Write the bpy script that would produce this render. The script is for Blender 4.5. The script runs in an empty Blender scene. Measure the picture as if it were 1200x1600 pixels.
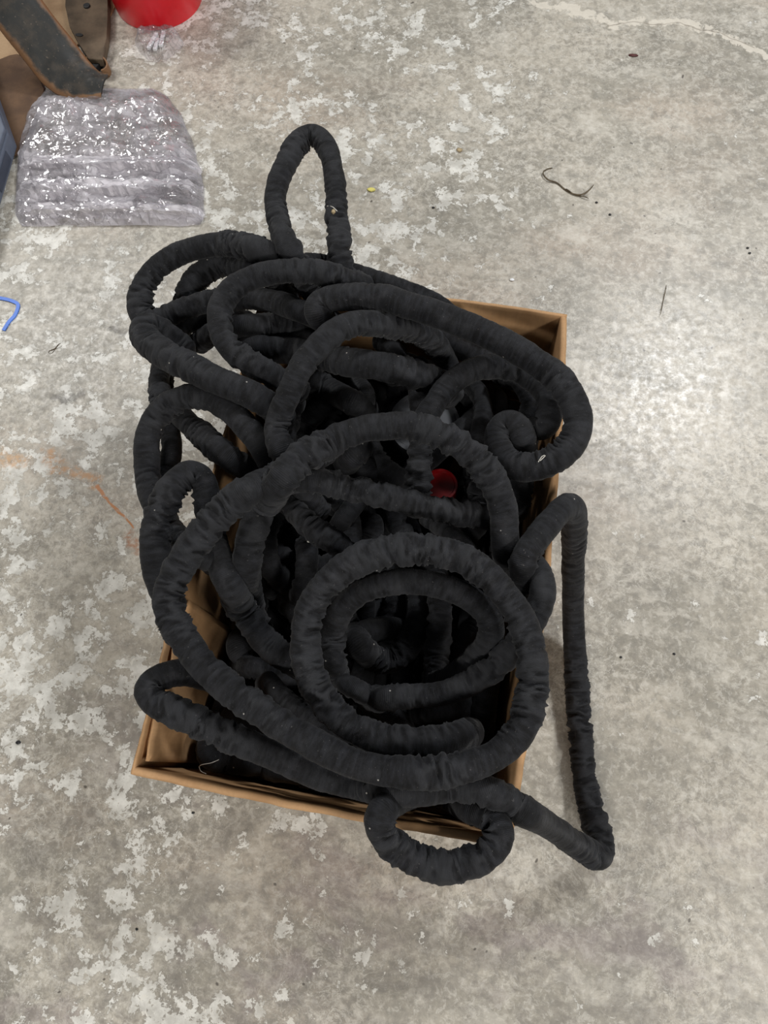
import bpy, bmesh, math, random
import numpy as np
from mathutils import Vector, Matrix
random.seed(7)
C = bpy.context.scene.collection

# ------------------------------------------------------------------ camera
F = 1115.0; H = 1.45                       # focal length in pixels (1200x1600 frame), camera height
def nrm(a): return a/np.linalg.norm(a)
_Z = -nrm(np.array([40., -398., -F]))
_Y = np.array([593., 3186., -F]); _Y = nrm(_Y-_Z*(_Y@_Z)); _X = np.cross(_Y, _Z)
R = np.array([_X, _Y, _Z])                 # camera space -> world
CAM = np.array([0., 0., H])
def ray(u, v): return R@np.array([u-600., 800.-v, -F])
def P(u, v, z):                            # point of the world at height z seen at pixel (u, v)
    d = ray(u, v); return CAM+d*((z-H)/d[2])
def pxm(u, v, z):                          # metres per pixel there
    return (z-H)/ray(u, v)[2]
cd = bpy.data.cameras.new('camera'); cam = bpy.data.objects.new('camera', cd); C.objects.link(cam)
M4 = Matrix([list(R[i])+[0] for i in range(3)]+[[0, 0, 0, 1]]); cam.matrix_world = Matrix.Translation((0, 0, H))@M4
cd.sensor_fit = 'AUTO'; cd.sensor_width = 36; cd.lens = F/1600*36; cd.clip_start = .02
bpy.context.scene.camera = cam

# ------------------------------------------------------------------ world, lights, exposure
sc = bpy.context.scene
sc.view_settings.view_transform = 'Standard'; sc.view_settings.look = 'None'
sc.view_settings.gamma = 1; sc.view_settings.exposure = 0.0
try: sc.view_settings.use_curve_mapping = False
except Exception: pass
w = bpy.data.worlds.new('world'); sc.world = w; w.use_nodes = True
w.node_tree.nodes['Background'].inputs[0].default_value = (.95, .97, 1, 1)
w.node_tree.nodes['Background'].inputs[1].default_value = .10
def area(name, loc, size, energy, col, target=(0, .4, 0)):
    l = bpy.data.lights.new(name, 'AREA'); l.shape = 'RECTANGLE'; l.size, l.size_y = size; l.energy = energy; l.color = col
    o = bpy.data.objects.new(name, l); C.objects.link(o); o.location = loc
    o.rotation_euler = (Vector(target)-Vector(loc)).to_track_quat('-Z', 'Y').to_euler(); return o
area('ceiling_lamp_near', (1.35, 2.75, 3.1), (.42, .42), 84, (.97, .985, 1), (.3, .7, 0))
area('ceiling_lamp_side', (2.7, -.9, 3.1), (1.3, .3), 70, (1, .97, .92), (0, .2, 0))
area('front_fill', (-.3, -2.7, 3.0), (1.3, .3), 82, (1, .97, .92), (-.6, 0, 0))  # added fill to brighten the near floor, not a known fixture
area('left_fill', (-3.0, 2.6, 3.1), (1.3, .3), 66, (1, .98, .94), (-.8, 1.2, 0))  # added fill that lifts the left floor, no such source known

# ------------------------------------------------------------------ node helpers
class NT:
    def __init__(s, name):
        s.m = bpy.data.materials.new(name); s.m.use_nodes = True; s.t = s.m.node_tree; s.n = s.t.nodes; s.b = s.n['Principled BSDF']; s.out = s.n['Material Output']
    def node(s, typ, **kw):
        n = s.n.new(typ)
        for k, v in kw.items(): setattr(n, k, v)
        return n
    def put(s, sock, v):
        if isinstance(v, bpy.types.NodeSocket): s.t.links.new(v, sock)
        elif v is not None:
            if sock.type == 'RGBA' and len(v) == 3: v = (*v, 1)
            sock.default_value = v
    def math(s, op, a, b=None, clamp=False):
        n = s.node('ShaderNodeMath', operation=op, use_clamp=clamp); s.put(n.inputs[0], a)
        if b is not None: s.put(n.inputs[1], b)
        return n.outputs[0]
    def noise(s, vec, scale, detail=4, rough=.5, dist=0, lac=2):
        n = s.node('ShaderNodeTexNoise'); s.put(n.inputs['Vector'], vec)
        n.inputs['Scale'].default_value = scale; n.inputs['Detail'].default_value = detail; n.inputs['Roughness'].default_value = rough; n.inputs['Distortion'].default_value = dist; n.inputs['Lacunarity'].default_value = lac
        return n.outputs['Fac']
    def rng(s, v, a, b, c=0., d=1., smooth=True):
        n = s.node('ShaderNodeMapRange', interpolation_type='SMOOTHSTEP' if smooth else 'LINEAR'); s.put(n.inputs[0], v)
        for i, x in enumerate((a, b, c, d)): s.put(n.inputs[1+i], x)
        return n.outputs[0]
    def mix(s, f, a, b, mode='MIX'):
        n = s.node('ShaderNodeMix', data_type='RGBA', blend_type=mode); s.put(n.inputs[0], f); s.put(n.inputs[6], a); s.put(n.inputs[7], b); return n.outputs[2]
    def vadd(s, a, v):
        n = s.node('ShaderNodeVectorMath', operation='ADD'); s.put(n.inputs[0], a); s.put(n.inputs[1], v); return n.outputs[0]
    def vmul(s, a, v):
        n = s.node('ShaderNodeVectorMath', operation='MULTIPLY'); s.put(n.inputs[0], a); s.put(n.inputs[1], v); return n.outputs[0]
    def pos(s): return s.node('ShaderNodeNewGeometry').outputs['Position']
    def obj(s): return s.node('ShaderNodeTexCoord').outputs['Object']
    def bump(s, h, strength, dist):
        n = s.node('ShaderNodeBump'); n.inputs['Strength'].default_value = strength; n.inputs['Distance'].default_value = dist; s.put(n.inputs['Height'], h); s.put(s.b.inputs['Normal'], n.outputs[0]); return n
    def set(s, **kw):
        for k, v in kw.items(): s.put(s.b.inputs[k.replace('_', ' ')], v)
        return s.m
def L(r, g, b):                            # sRGB 0-255 -> linear
    return tuple(((c/255)/12.92 if c/255 < .04045 else ((c/255+.055)/1.055)**2.4) for c in (r, g, b))

def floor_material():
    t = NT('stained_concrete'); p = t.pos()
    sep = t.node('ShaderNodeSeparateXYZ'); t.put(sep.inputs[0], p); x, y = sep.outputs[0], sep.outputs[1]
    warp = t.node('ShaderNodeTexNoise'); t.put(warp.inputs['Vector'], p); warp.inputs['Scale'].default_value = 9; warp.inputs['Detail'].default_value = 3
    wv = t.vmul(t.vadd(warp.outputs['Color'], (-.5, -.5, -.5)), (.07, .07, 0)); pw = t.vadd(p, wv)
    ps = t.vmul(pw, (.8, 1.25, 1))
    big = t.noise(ps, 3.2, 5, .6, .4); mid = t.noise(ps, 13, 9, .7, .1); fine = t.noise(p, 90, 4, .7); grit = t.noise(p, 420, 2, .6)
    col = t.mix(t.rng(big, .36, .66), L(146, 141, 130), L(178, 171, 158))
    warm = t.noise(t.vadd(ps, (7, 3, 0)), 2.1, 3, .5)
    col = t.mix(t.math('MULTIPLY', t.rng(warm, .5, .7), .35), col, L(182, 164, 148))
    dirt = t.noise(t.vadd(ps, (31, 8, 0)), 6.5, 10, .74, .1)
    col = t.mix(t.math('MULTIPLY', t.rng(dirt, .53, .72), .5), col, L(108, 106, 99))
    col = t.mix(t.math('MULTIPLY', t.rng(mid, .48, .66), .35), col, L(192, 187, 176))
    # finer speckle
    col = t.mix(t.math('MULTIPLY', t.rng(fine, .52, .70), .38), col, L(112, 108, 100))
    col = t.mix(t.math('MULTIPLY', t.rng(fine, .46, .30), .26), col, L(200, 195, 184))
    m2 = t.noise(t.vadd(p, (17, 5, 0)), 34, 8, .72, .2); m3 = t.noise(t.vadd(ps, (9, 15, 0)), 7, 8, .7)
    col = t.mix(t.math('MULTIPLY', t.rng(m2, .50, .60), .42), col, L(124, 121, 113))
    col = t.mix(t.math('MULTIPLY', t.rng(m2, .48, .40), .42), col, L(196, 191, 180))
    col = t.mix(t.math('MULTIPLY', t.rng(m3, .54, .60), .38), col, L(202, 197, 186))
    n4 = t.noise(t.vadd(p, (4, 22, 0)), 62, 7, .74, .5); zone = t.rng(t.noise(t.vadd(p, (1, 12, 0)), 3.5, 4, .6), .40, .60)
    col = t.mix(t.math('MULTIPLY', t.math('MULTIPLY', t.rng(n4, .53, .56), zone), .40), col, L(112, 108, 101))
    col = t.mix(t.math('MULTIPLY', t.rng(n4, .455, .43), .36), col, L(206, 202, 193))
    n5 = t.math('ABSOLUTE', t.math('SUBTRACT', t.noise(t.vadd(pw, (8, 2, 0)), 28, 6, .66, .6), .5))
    col = t.mix(t.math('MULTIPLY', t.math('MULTIPLY', t.rng(n5, .018, .006), zone), .45), col, L(208, 204, 195))
    n6 = t.noise(t.vadd(p, (14, 6, 0)), 20, 8, .75, .2)
    col = t.mix(t.math('MULTIPLY', t.rng(n6, .55, .58), .28), col, L(124, 120, 112))
    # darker and purplish blotches, stronger towards the near side of the floor
    near = t.math('ADD', t.rng(y, .35, -.45, 0, 1), t.math('MULTIPLY', t.rng(x, .1, .6), 0))
    nd = t.noise(t.vadd(ps, (3, 41, 0)), 13, 11, .76, .1)
    col = t.mix(t.math('MULTIPLY', t.math('MULTIPLY', t.rng(nd, .44, .6), near), .5), col, L(108, 103, 98))
    pk = t.noise(t.vadd(ps, (13, 1, 0)), 5, 5, .6)
    col = t.mix(t.math('MULTIPLY', t.math('MULTIPLY', t.rng(pk, .52, .64), near), .4), col, L(122, 108, 112))
    # white paint flakes left on the slab: many on the left, few on the right
    wp2 = t.vadd(p, t.vmul(wv, (.35, .35, 0)))
    fl = t.noise(wp2, 18, 9, .70, .12); rg = t.noise(t.vadd(p, (5, 9, 0)), 3.6, 3, .55)
    left = t.rng(t.math('ADD', x, t.math('MULTIPLY', y, -.10)), .12, -.42)
    bias = t.math('ADD', t.math('MULTIPLY', left, .098), t.math('MULTIPLY', t.rng(rg, .36, .62, -.055, .055), 1))
    bias = t.math('ADD', bias, t.rng(x, .30, .05, -.035, 0))
    bias = t.math('SUBTRACT', bias, t.rng(y, 1.3, 1.9, 0, .02))
    v = t.math('ADD', fl, bias)
    flake = t.rng(v, .634, .646)
    holes = t.rng(t.noise(p, 75, 5, .65, .3), .395, .42)
    flake = t.math('MULTIPLY', flake, holes)
    rim = t.math('MULTIPLY', t.rng(v, .60, .634), t.rng(v, .65, .634))
    fm = t.noise(p, 30, 6, .6)
    fcol = t.mix(t.rng(fm, .35, .65), L(188, 186, 179), L(226, 225, 219))
    col = t.mix(t.math('MULTIPLY', rim, .35), col, L(120, 116, 107))
    col = t.mix(t.math('MULTIPLY', flake, .8), col, fcol)
    # small crisp specks of the same paint
    sp = t.noise(t.vadd(pw, (2, 2, 0)), 52, 5, .62, .4)
    spm = t.rng(t.math('ADD', sp, t.math('ADD', t.rng(rg, .35, .66, -.06, .02), t.rng(x, .25, -.2, -.05, .015))), .655, .668)
    col = t.mix(t.math('MULTIPLY', spm, .8), col, L(214, 211, 202))
    # dark specks
    dk = t.node('ShaderNodeTexVoronoi', feature='F1'); t.put(dk.inputs['Vector'], pw); dk.inputs['Scale'].default_value = 17; dk.inputs['Randomness'].default_value = 1
    col = t.mix(t.math('MULTIPLY', t.rng(dk.outputs['Distance'], .06, .03), .8), col, L(70, 64, 58))
    # long pale scratch lines at the far side, the rust stains on the left: distance to polylines
    def line(pts, width, amp, sharp=.4, sc=26):
        d = None
        for a, b in zip(pts[:-1], pts[1:]):
            ab = (b[0]-a[0], b[1]-a[1]); q = ab[0]**2+ab[1]**2
            px_ = t.math('SUBTRACT', sx, a[0]); py_ = t.math('SUBTRACT', sy, a[1])
            h = t.math('DIVIDE', t.math('ADD', t.math('MULTIPLY', px_, ab[0]), t.math('MULTIPLY', py_, ab[1])), q, clamp=True)
            dx = t.math('SUBTRACT', px_, t.math('MULTIPLY', h, ab[0])); dy = t.math('SUBTRACT', py_, t.math('MULTIPLY', h, ab[1]))
            dd = t.math('SQRT', t.math('ADD', t.math('MULTIPLY', dx, dx), t.math('MULTIPLY', dy, dy)))
            d = dd if d is None else t.math('MINIMUM', d, dd)
        n = t.noise(p, sc, 5, .65)
        d = t.math('ADD', d, t.math('MULTIPLY', t.math('SUBTRACT', n, .5), amp))
        return t.rng(d, width, width*sharp)
    s2 = t.node('ShaderNodeSeparateXYZ'); t.put(s2.inputs[0], pw); sx, sy = s2.outputs[0], s2.outputs[1]
    g = lambda *q: [tuple(P(u, v, 0)[:2]) for u, v in q]
    off = .0
    m = line(g((830, 0), (885, 12), (930, 25), (960, 36), (1010, 30), (1055, 33), (1120, 50), (1200, 86)), .014, .085, .6, 34)
    col = t.mix(t.math('MULTIPLY', m, .75), col, L(212, 205, 192))
    m = line(g((955, 38), (990, 34), (1050, 36), (1110, 46), (1180, 74)), .0028, .006)
    col = t.mix(t.math('MULTIPLY', m, .5), col, L(110, 100, 88))
    rn = t.rng(t.noise(p, 70, 5, .7), .36, .62)
    rust = line(g((85, 700), (92, 730), (130, 745), (150, 752)), .020, .055, .1, 40)
    col = t.mix(t.math('MULTIPLY', t.math('MULTIPLY', rust, rn), .9), col, L(178, 134, 90))
    rust = line(g((150, 757), (172, 780), (192, 805), (205, 822)), .004, .004, .5)
    col = t.mix(t.math('MULTIPLY', t.math('MULTIPLY', rust, t.rng(rn, 0, .4, .4, 1)), .9), col, L(176, 112, 56))
    rust = line(g((0, 720), (45, 722)), .03, .08, .1, 34)
    col = t.mix(t.math('MULTIPLY', t.math('MULTIPLY', rust, rn), .7), col, L(196, 152, 104))
    rust = line(g((198, 838), (212, 852)), .022, .05, .1, 60)
    col = t.mix(t.math('MULTIPLY', t.math('MULTIPLY', rust, rn), .85), col, L(150, 100, 66))
    blk = line(g((96, 618), (112, 622), (125, 612)), .016, .06, .1, 50)
    col = t.mix(t.math('MULTIPLY', blk, .7), col, L(88, 84, 78))
    blk = line(g((178, 520), (190, 526)), .02, .06, .1, 60)
    col = t.mix(t.math('MULTIPLY', blk, .7), col, L(84, 80, 72))
    hb = t.math('ADD', t.math('MULTIPLY', flake, .5), t.math('ADD', t.math('MULTIPLY', fine, .5), t.math('MULTIPLY', grit, .2)))
    t.bump(hb, .3, .0007)
    rough = t.rng(t.noise(p, 55, 5, .7), .3, .7, .30, .50)
    return t.set(Base_Color=col, Roughness=rough, Specular_IOR_Level=.5)

def fabric_material():
    t = NT('black_knit_fabric'); uv = t.node('ShaderNodeTexCoord').outputs['UV']; ob = t.pos()
    st = t.vmul(uv, (1, .12, 1))
    streak = t.noise(st, 140, 4, .6); blot = t.noise(ob, 26, 5, .65); dust = t.noise(ob, 240, 3, .6)
    col = t.mix(t.rng(streak, .36, .7), L(8, 8, 10), L(29, 30, 34))
    col = t.mix(t.math('MULTIPLY', t.rng(blot, .5, .72), .5), col, L(48, 48, 51))
    col = t.mix(t.math('MULTIPLY', t.rng(dust, .66, .74), .45), col, L(100, 98, 96))
    wear = t.node('ShaderNodeAttribute', attribute_name='fold_height').outputs['Fac']
    wr_ = t.math('MULTIPLY', t.rng(t.math('ADD', wear, t.math('MULTIPLY', t.noise(ob, 90, 4, .65), .5)), .66, 1.15), .42)
    col = t.mix(wr_, col, L(52, 53, 56))
    specks = t.node('ShaderNodeTexVoronoi', feature='F1'); t.put(specks.inputs['Vector'], ob); specks.inputs['Scale'].default_value = 24
    col = t.mix(t.math('MULTIPLY', t.rng(specks.outputs['Distance'], .04, .02), .8), col, L(170, 166, 160))
    su = t.node('ShaderNodeSeparateXYZ'); t.put(su.inputs[0], uv)
    rib = t.math('SINE', t.math('MULTIPLY', su.outputs[0], 2*math.pi/.0016))
    fold = t.noise(t.vmul(uv, (1, .2, 1)), 210, 3, .55)
    hgt = t.math('ADD', t.math('MULTIPLY', rib, .12), t.math('MULTIPLY', fold, .9))
    t.bump(hgt, .7, .002)
    return t.set(Base_Color=col, Roughness=.75, Specular_IOR_Level=.20, Sheen_Weight=.06, Sheen_Roughness=.5)

def simple(name, rgb, rough=.6, spec=.5, var=.12, scale=30, bump=0, metal=0, rgb2=None):
    t = NT(name); o = t.pos(); n = t.noise(o, scale, 5, .6)
    a = L(*rgb); b = L(*rgb2) if rgb2 else tuple(c*(1-2*var) for c in a)
    col = t.mix(t.rng(n, .35, .65), a, b)
    if bump: t.bump(n, .5, bump)
    return t.set(Base_Color=col, Roughness=rough, Specular_IOR_Level=spec, Metallic=metal)

def cardboard_material(name, a, b):
    t = NT(name); p = t.pos(); n = t.noise(p, 14, 5, .6); f = t.noise(t.vmul(p, (1, 1, .15)), 220, 2, .5)
    col = t.mix(t.rng(n, .35, .68), L(*a), L(*b)); col = t.mix(t.math('MULTIPLY', t.rng(f, .4, .7), .22), col, L(*[c*.82 for c in a]))
    t.bump(t.math('ADD', f, n), .25, .0008)
    return t.set(Base_Color=col, Roughness=.72, Specular_IOR_Level=.3)

MAT = {}
MAT['floor'] = floor_material(); MAT['fabric'] = fabric_material()
MAT['card'] = cardboard_material('kraft_cardboard', (184, 146, 106), (164, 127, 89))
MAT['card_dark'] = cardboard_material('dark_cardboard', (104, 80, 60), (82, 62, 48))  # darker brown tone for the flap
MAT['card_tan'] = cardboard_material('dusty_cardboard', (176, 148, 116), (150, 122, 92))
MAT['board'] = simple('dirty_grey_board', (104, 90, 74), .8, .3, .2, 12, .001, rgb2=(76, 66, 54))
MAT['red'] = simple('red_plastic', (222, 18, 36), .28, .5, .03)
MAT['red_dark'] = simple('red_cap_plastic', (118, 4, 9), .3, .5, .03)
MAT['grey'] = simple('grey_plastic', (96, 104, 120), .5, .4, .06)
MAT['grey_dark'] = simple('dark_grey_plastic', (66, 72, 86), .5, .4, .06)
MAT['inner_grey'] = simple('light_grey_plastic', (96, 98, 102), .45, .4, .04)
MAT['white'] = simple('white_plastic', (236, 238, 240), .35, .5, .02)
MAT['blue'] = simple('blue_strap_plastic', (40, 110, 215), .4, .5, .08)
MAT['twig'] = simple('dry_brown_twig', (92, 80, 62), .7, .3, .2, 90)
MAT['yellow'] = simple('yellow_crumb', (224, 214, 120), .6, .3, .05, 90)
MAT['stone'] = simple('tan_grit', (176, 158, 126), .8, .3, .15, 120)
MAT['leafred'] = simple('dark_red_flake', (96, 52, 50), .6, .3, .2, 120)
MAT['thread'] = simple('pale_thread', (200, 196, 188), .7, .2, .04, 90)
MAT['black_bit'] = simple('black_rubber', (30, 30, 32), .5, .4, .1)
def band_material():
    t = NT('scuffed_black_rust'); p = t.pos(); uv = t.node('ShaderNodeTexCoord').outputs['UV']; s = t.node('ShaderNodeSeparateXYZ'); t.put(s.inputs[0], uv)
    n = t.noise(p, 26, 6, .65); f = t.noise(p, 120, 3, .6)
    edge = t.rng(t.math('ADD', s.outputs[1], t.math('MULTIPLY', n, .3)), 1.0, 1.14)
    e2 = t.rng(t.math('SUBTRACT', s.outputs[1], t.math('MULTIPLY', n, .25)), .0, -.10)
    col = t.mix(t.rng(n, .4, .7), L(36, 37, 36), L(62, 56, 49))
    col = t.mix(t.math('MULTIPLY', t.rng(f, .62, .74), .6), col, L(120, 108, 94))
    col = t.mix(t.math('MAXIMUM', edge, e2), col, L(122, 90, 62))
    t.bump(n, .4, .002)
    return t.set(Base_Color=col, Roughness=.55, Specular_IOR_Level=.4)
MAT['band'] = band_material()
def film_material(name, lo, hi, sx, shine):
    t = NT(name); p = t.obj(); b = t.b; t.n.remove(b)
    n = t.noise(p, 13, 5, .6); n2 = t.noise(t.vmul(p, sx), 8, 4, .6)
    milk = t.rng(t.math('ADD', t.math('MULTIPLY', n, .5), t.math('MULTIPLY', n2, .5)), .40, .62, lo, hi)
    h1 = t.noise(t.vmul(p, (1, 1.5, 1)), 13, 3, .45, 2.0); h2 = t.math('ABSOLUTE', t.math('SUBTRACT', t.noise(p, 17, 1, .5, 1.8), .5))
    bp = t.node('ShaderNodeBump'); bp.inputs['Strength'].default_value = 1; bp.inputs['Distance'].default_value = .003
    t.put(bp.inputs['Height'], t.math('ADD', h1, t.math('MULTIPLY', h2, -1.6)))
    tr = t.node('ShaderNodeBsdfTransparent'); df = t.node('ShaderNodeBsdfDiffuse'); gl = t.node('ShaderNodeBsdfGlossy')
    df.inputs[0].default_value = (*L(226, 222, 228), 1); gl.inputs['Roughness'].default_value = .13; gl.inputs[0].default_value = (.42, .42, .43, 1); tr.inputs[0].default_value = (.93, .925, .935, 1)
    t.put(gl.inputs['Normal'], bp.outputs[0]); t.put(df.inputs['Normal'], bp.outputs[0])
    lw = t.node('ShaderNodeFresnel'); lw.inputs[0].default_value = 1.5; t.put(lw.inputs['Normal'], bp.outputs[0])
    m1 = t.node('ShaderNodeMixShader'); t.put(m1.inputs[0], milk); t.put(m1.inputs[1], tr.outputs[0]); t.put(m1.inputs[2], df.outputs[0])
    m2 = t.node('ShaderNodeMixShader'); t.put(m2.inputs[0], t.math('ADD', t.math('MULTIPLY', lw.outputs[0], .30), shine, clamp=True)); t.put(m2.inputs[1], m1.outputs[0]); t.put(m2.inputs[2], gl.outputs[0])
    t.put(t.out.inputs[0], m2.outputs[0]); return t.m
MAT['bag'] = film_material('clear_crinkled_plastic', .10, .55, (1, 4, 1), .008)
MAT['bag_thin'] = film_material('thin_clear_plastic', .02, .22, (1, 2, 1), .004)
MAT['bag_fold'] = film_material('layered_clear_plastic', .30, .85, (1, 6, 1), .012)

# ------------------------------------------------------------------ object helpers
def mesh(name, verts, faces, mat, parent=None, smooth=False, uvs=None):
    me = bpy.data.meshes.new(name); me.from_pydata([tuple(v) for v in verts], [], faces); me.update()
    if uvs is not None:
        l = me.uv_layers.new(name='UVMap'); idx = np.empty(len(me.loops), dtype=np.int32); me.loops.foreach_get('vertex_index', idx)
        l.data.foreach_set('uv', np.asarray(uvs, dtype=np.float32)[idx].ravel())
    if smooth: me.polygons.foreach_set('use_smooth', [True]*len(me.polygons))
    me.materials.append(mat); o = bpy.data.objects.new(name, me); C.objects.link(o)
    if parent is not None: o.parent = parent
    return o
def frombm(name, bm, mat, parent=None, smooth=False):
    bmesh.ops.recalc_face_normals(bm, faces=bm.faces)
    me = bpy.data.meshes.new(name); bm.to_mesh(me); bm.free()
    if smooth: me.polygons.foreach_set('use_smooth', [True]*len(me.polygons))
    me.materials.append(mat); o = bpy.data.objects.new(name, me); C.objects.link(o)
    if parent is not None: o.parent = parent
    return o
def thing(name, label, cat, loc=(0, 0, 0), group=None):
    o = bpy.data.objects.new(name, None); C.objects.link(o); o.location = loc; o.empty_display_size = .05
    o['label'] = label; o['category'] = cat
    if group: o['group'] = group
    return o
def tag(o, label, cat, group=None):
    o['label'] = label; o['category'] = cat
    if group: o['group'] = group
    return o
def local(o):                              # parent's location is baked out of a child built in world space
    o.matrix_parent_inverse = Matrix.Translation(-Vector(o.parent.location)); return o
def prism(pts, z0, z1, bevel=0, top=None):
    bm = bmesh.new(); n = len(pts); tp = top or pts
    a = [bm.verts.new((p[0], p[1], z0)) for p in pts]; b = [bm.verts.new((p[0], p[1], z1)) for p in tp]
    bm.faces.new(a[::-1]); bm.faces.new(b)
    for i in range(n): bm.faces.new((a[i], a[(i+1) % n], b[(i+1) % n], b[i]))
    if bevel:
        bmesh.ops.bevel(bm, geom=list(bm.edges), offset=bevel, segments=2, affect='EDGES', profile=.5)
    return bm

# value noise, vectorised
def _h(i, j, k, s):
    n = (i*374761393+j*668265263+k*2147483647+s*974711).astype(np.int64) & 0xffffffff
    n = ((n ^ (n >> 13))*1274126177) & 0xffffffff
    return ((n ^ (n >> 16)) & 0xffff)/65535.0
def vn(x, y, z, s=0):
    x, y, z = np.broadcast_arrays(x, y, z)
    i, j, k = np.floor(x).astype(np.int64), np.floor(y).astype(np.int64), np.floor(z).astype(np.int64)
    fx, fy, fz = x-i, y-j, z-k; fx, fy, fz = [f*f*(3-2*f) for f in (fx, fy, fz)]
    r = 0
    for a in (0, 1):
        for b in (0, 1):
            for c in (0, 1):
                r = r+_h(i+a, j+b, k+c, s)*(fx if a else 1-fx)*(fy if b else 1-fy)*(fz if c else 1-fz)
    return r*2-1

# ------------------------------------------------------------------ setting
X0, X1, Y0, Y1, RIM = -.408, .158, -.083, .820, .33      # the box, outer faces
fl = mesh('floor', [(-3.2, -2.2, 0), (3.2, -2.2, 0), (3.2, 4.6, 0), (-3.2, 4.6, 0)], [(0, 1, 2, 3)], MAT['floor']); fl['kind'] = 'structure'

# ------------------------------------------------------------------ cardboard box
box = thing('cardboard_box', 'open brown cardboard box on the concrete floor, overflowing with black hose', 'box', ((X0+X1)/2, (Y0+Y1)/2, 0))
def wall(name, a, b, inward, th, bulge, crease, rimr, seed, label=None):
    """panel from a to b, a swept closed profile: outer face, rounded folded rim, inner face"""
    n = 90; a = np.array(a); b = np.array(b); d = b-a; ln = np.linalg.norm(d); inw = np.array(inward, float)
    prof = []                                       # (offset inwards, height fraction)
    for h in (0, .25, .5, .75, .9, .97): prof.append((0, h))
    for k in range(1, 6):
        an = math.pi*k/6; prof.append((th/2-th/2*math.cos(an), (RIM-rimr+rimr*math.sin(an))/RIM))
    for h in (.97, .9, .75, .5, .25, 0): prof.append((th, h))
    vs = []; m = len(prof)
    for i in range(n+1):
        f = i/n; e = math.sin(math.pi*f)**.7
        for j, (o, h) in enumerate(prof):
            bl = bulge*e*(.4+.6*h)
            cr = crease*(vn(f*ln/.03, h*1.1, 0, seed)+.5*vn(f*ln/.012, h*2, 3, seed))*e**.5*(.5+.5*h)
            lip = .0015*vn(f*ln/.05, .5, 0, seed+5)*h*e
            q = a+d*f+inw*(o-bl+cr+lip); vs.append((q[0], q[1], .002+(h*RIM if h > 0 else 0)+(.0015*vn(f*ln/.08, .3, .7, seed+9)*e if h > .95 else 0)))
    fs = []
    for i in range(n):
        for j in range(m-1): fs.append((i*m+j, i*m+j+1, (i+1)*m+j+1, (i+1)*m+j))
        fs.append((i*m+m-1, i*m, (i+1)*m, (i+1)*m+m-1))
    fs.append(tuple(range(m))[::-1]); fs.append(tuple(range(n*m, n*m+m)))
    o = mesh(name, vs, fs, MAT['card'], box, True); local(o)
    if label: o['label'] = label
    return o
T = {'f': .013, 'r': .013, 'b': .008, 'l': .006}
wall('side_panel', (X0, Y0), (X1, Y0), (0, 1), T['f'], .004, .0008, .006, 3, 'front panel with a thick folded rim')
wall('side_panel', (X0, Y1), (X1, Y1), (0, -1), T['b'], .004, .0006, .003, 4)
wall('side_panel', (X1, Y0+.001), (X1, Y1-.001), (-1, 0), T['r'], .017, .0012, .006, 5, 'right panel bulging outwards')
wall('side_panel', (X0, Y0+.001), (X0, Y1-.001), (1, 0), T['l'], .004, .003, .003, 6, 'left panel, creased and buckled')
o = frombm('bottom_panel', prism([(X0+.004, Y0+.004), (X1-.004, Y0+.004), (X1-.004, Y1-.004), (X0+.004, Y1-.004)], .0015, .007), MAT['card'], box); local(o)
# loose inner flap folded down against the left panel, near the front corner
vs = []; fs = []; nn = 26
for i in range(nn+1):
    f = i/nn
    for j, h in enumerate((.03, .12, .22, .30, .322)):
        dx = .013+.006*vn(f*7, h*5, 0, 12)+.010*(1-h/.322)
        vs.append((X0+dx, Y0+.022+f*.25, h)); 
for i in range(nn):
    for j in range(4): fs.append((i*5+j, i*5+j+1, (i+1)*5+j+1, (i+1)*5+j))
o = mesh('inner_flap', vs, fs, MAT['card'], box, True); sm = o.modifiers.new('s', 'SOLIDIFY'); sm.thickness = .004; sm.offset = 0; local(o)

# ------------------------------------------------------------------ the hose
# each strand: name, label, half width in px, height-of-centre hints (cm) along the pixel path
S = []
def strand(lab, hw, pts): S.append((lab, hw, pts))
strand('tall narrow loop standing up beyond the far rim', 16, [(492, 470, 31), (476, 432, 36), (461, 405, 39), (440, 365, 41), (430, 319, 42), (436, 280, 43), (452, 246, 43), (467, 221, 43), (489, 211, 43), (510, 228, 43), (522, 272, 42), (526, 328, 41), (530, 380, 40), (536, 425, 39), (545, 465, 33)])
strand('upper left loop hanging over the floor', 17, [(470, 425, 31), (437, 402, 36), (400, 389, 38), (353, 380, 38), (313, 386, 37), (267, 403, 36), (236, 427, 35), (220, 457, 34), (218, 485, 33), (229, 502, 32.5), (250, 498, 32.5), (275, 487, 33), (313, 474, 34), (350, 467, 34.5), (385, 465, 35.5), (421, 470, 36.5), (461, 482, 36), (500, 500, 34), (540, 525, 28)])
strand('thick rounded fold at the upper left', 20, [(300, 556, 30), (275, 535, 32), (250, 515, 34), (232, 508, 35.5), (223, 518, 38), (233, 538, 39.5), (256, 552, 40.5), (285, 568, 41), (319, 586, 41.5), (359, 602, 41.5), (400, 620, 41), (430, 640, 38), (455, 665, 33)])
strand('wide upper arch crossing the pile', 17.5, [(600, 455, 33), (565, 447, 37), (529, 434, 41), (498, 426, 43), (452, 423, 44), (405, 430, 44), (369, 446, 44), (350, 469, 43.5), (342, 497, 43), (347, 525, 42.5), (362, 548, 42), (390, 567, 41), (421, 585, 40), (446, 598, 38), (480, 622, 32)])
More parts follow.
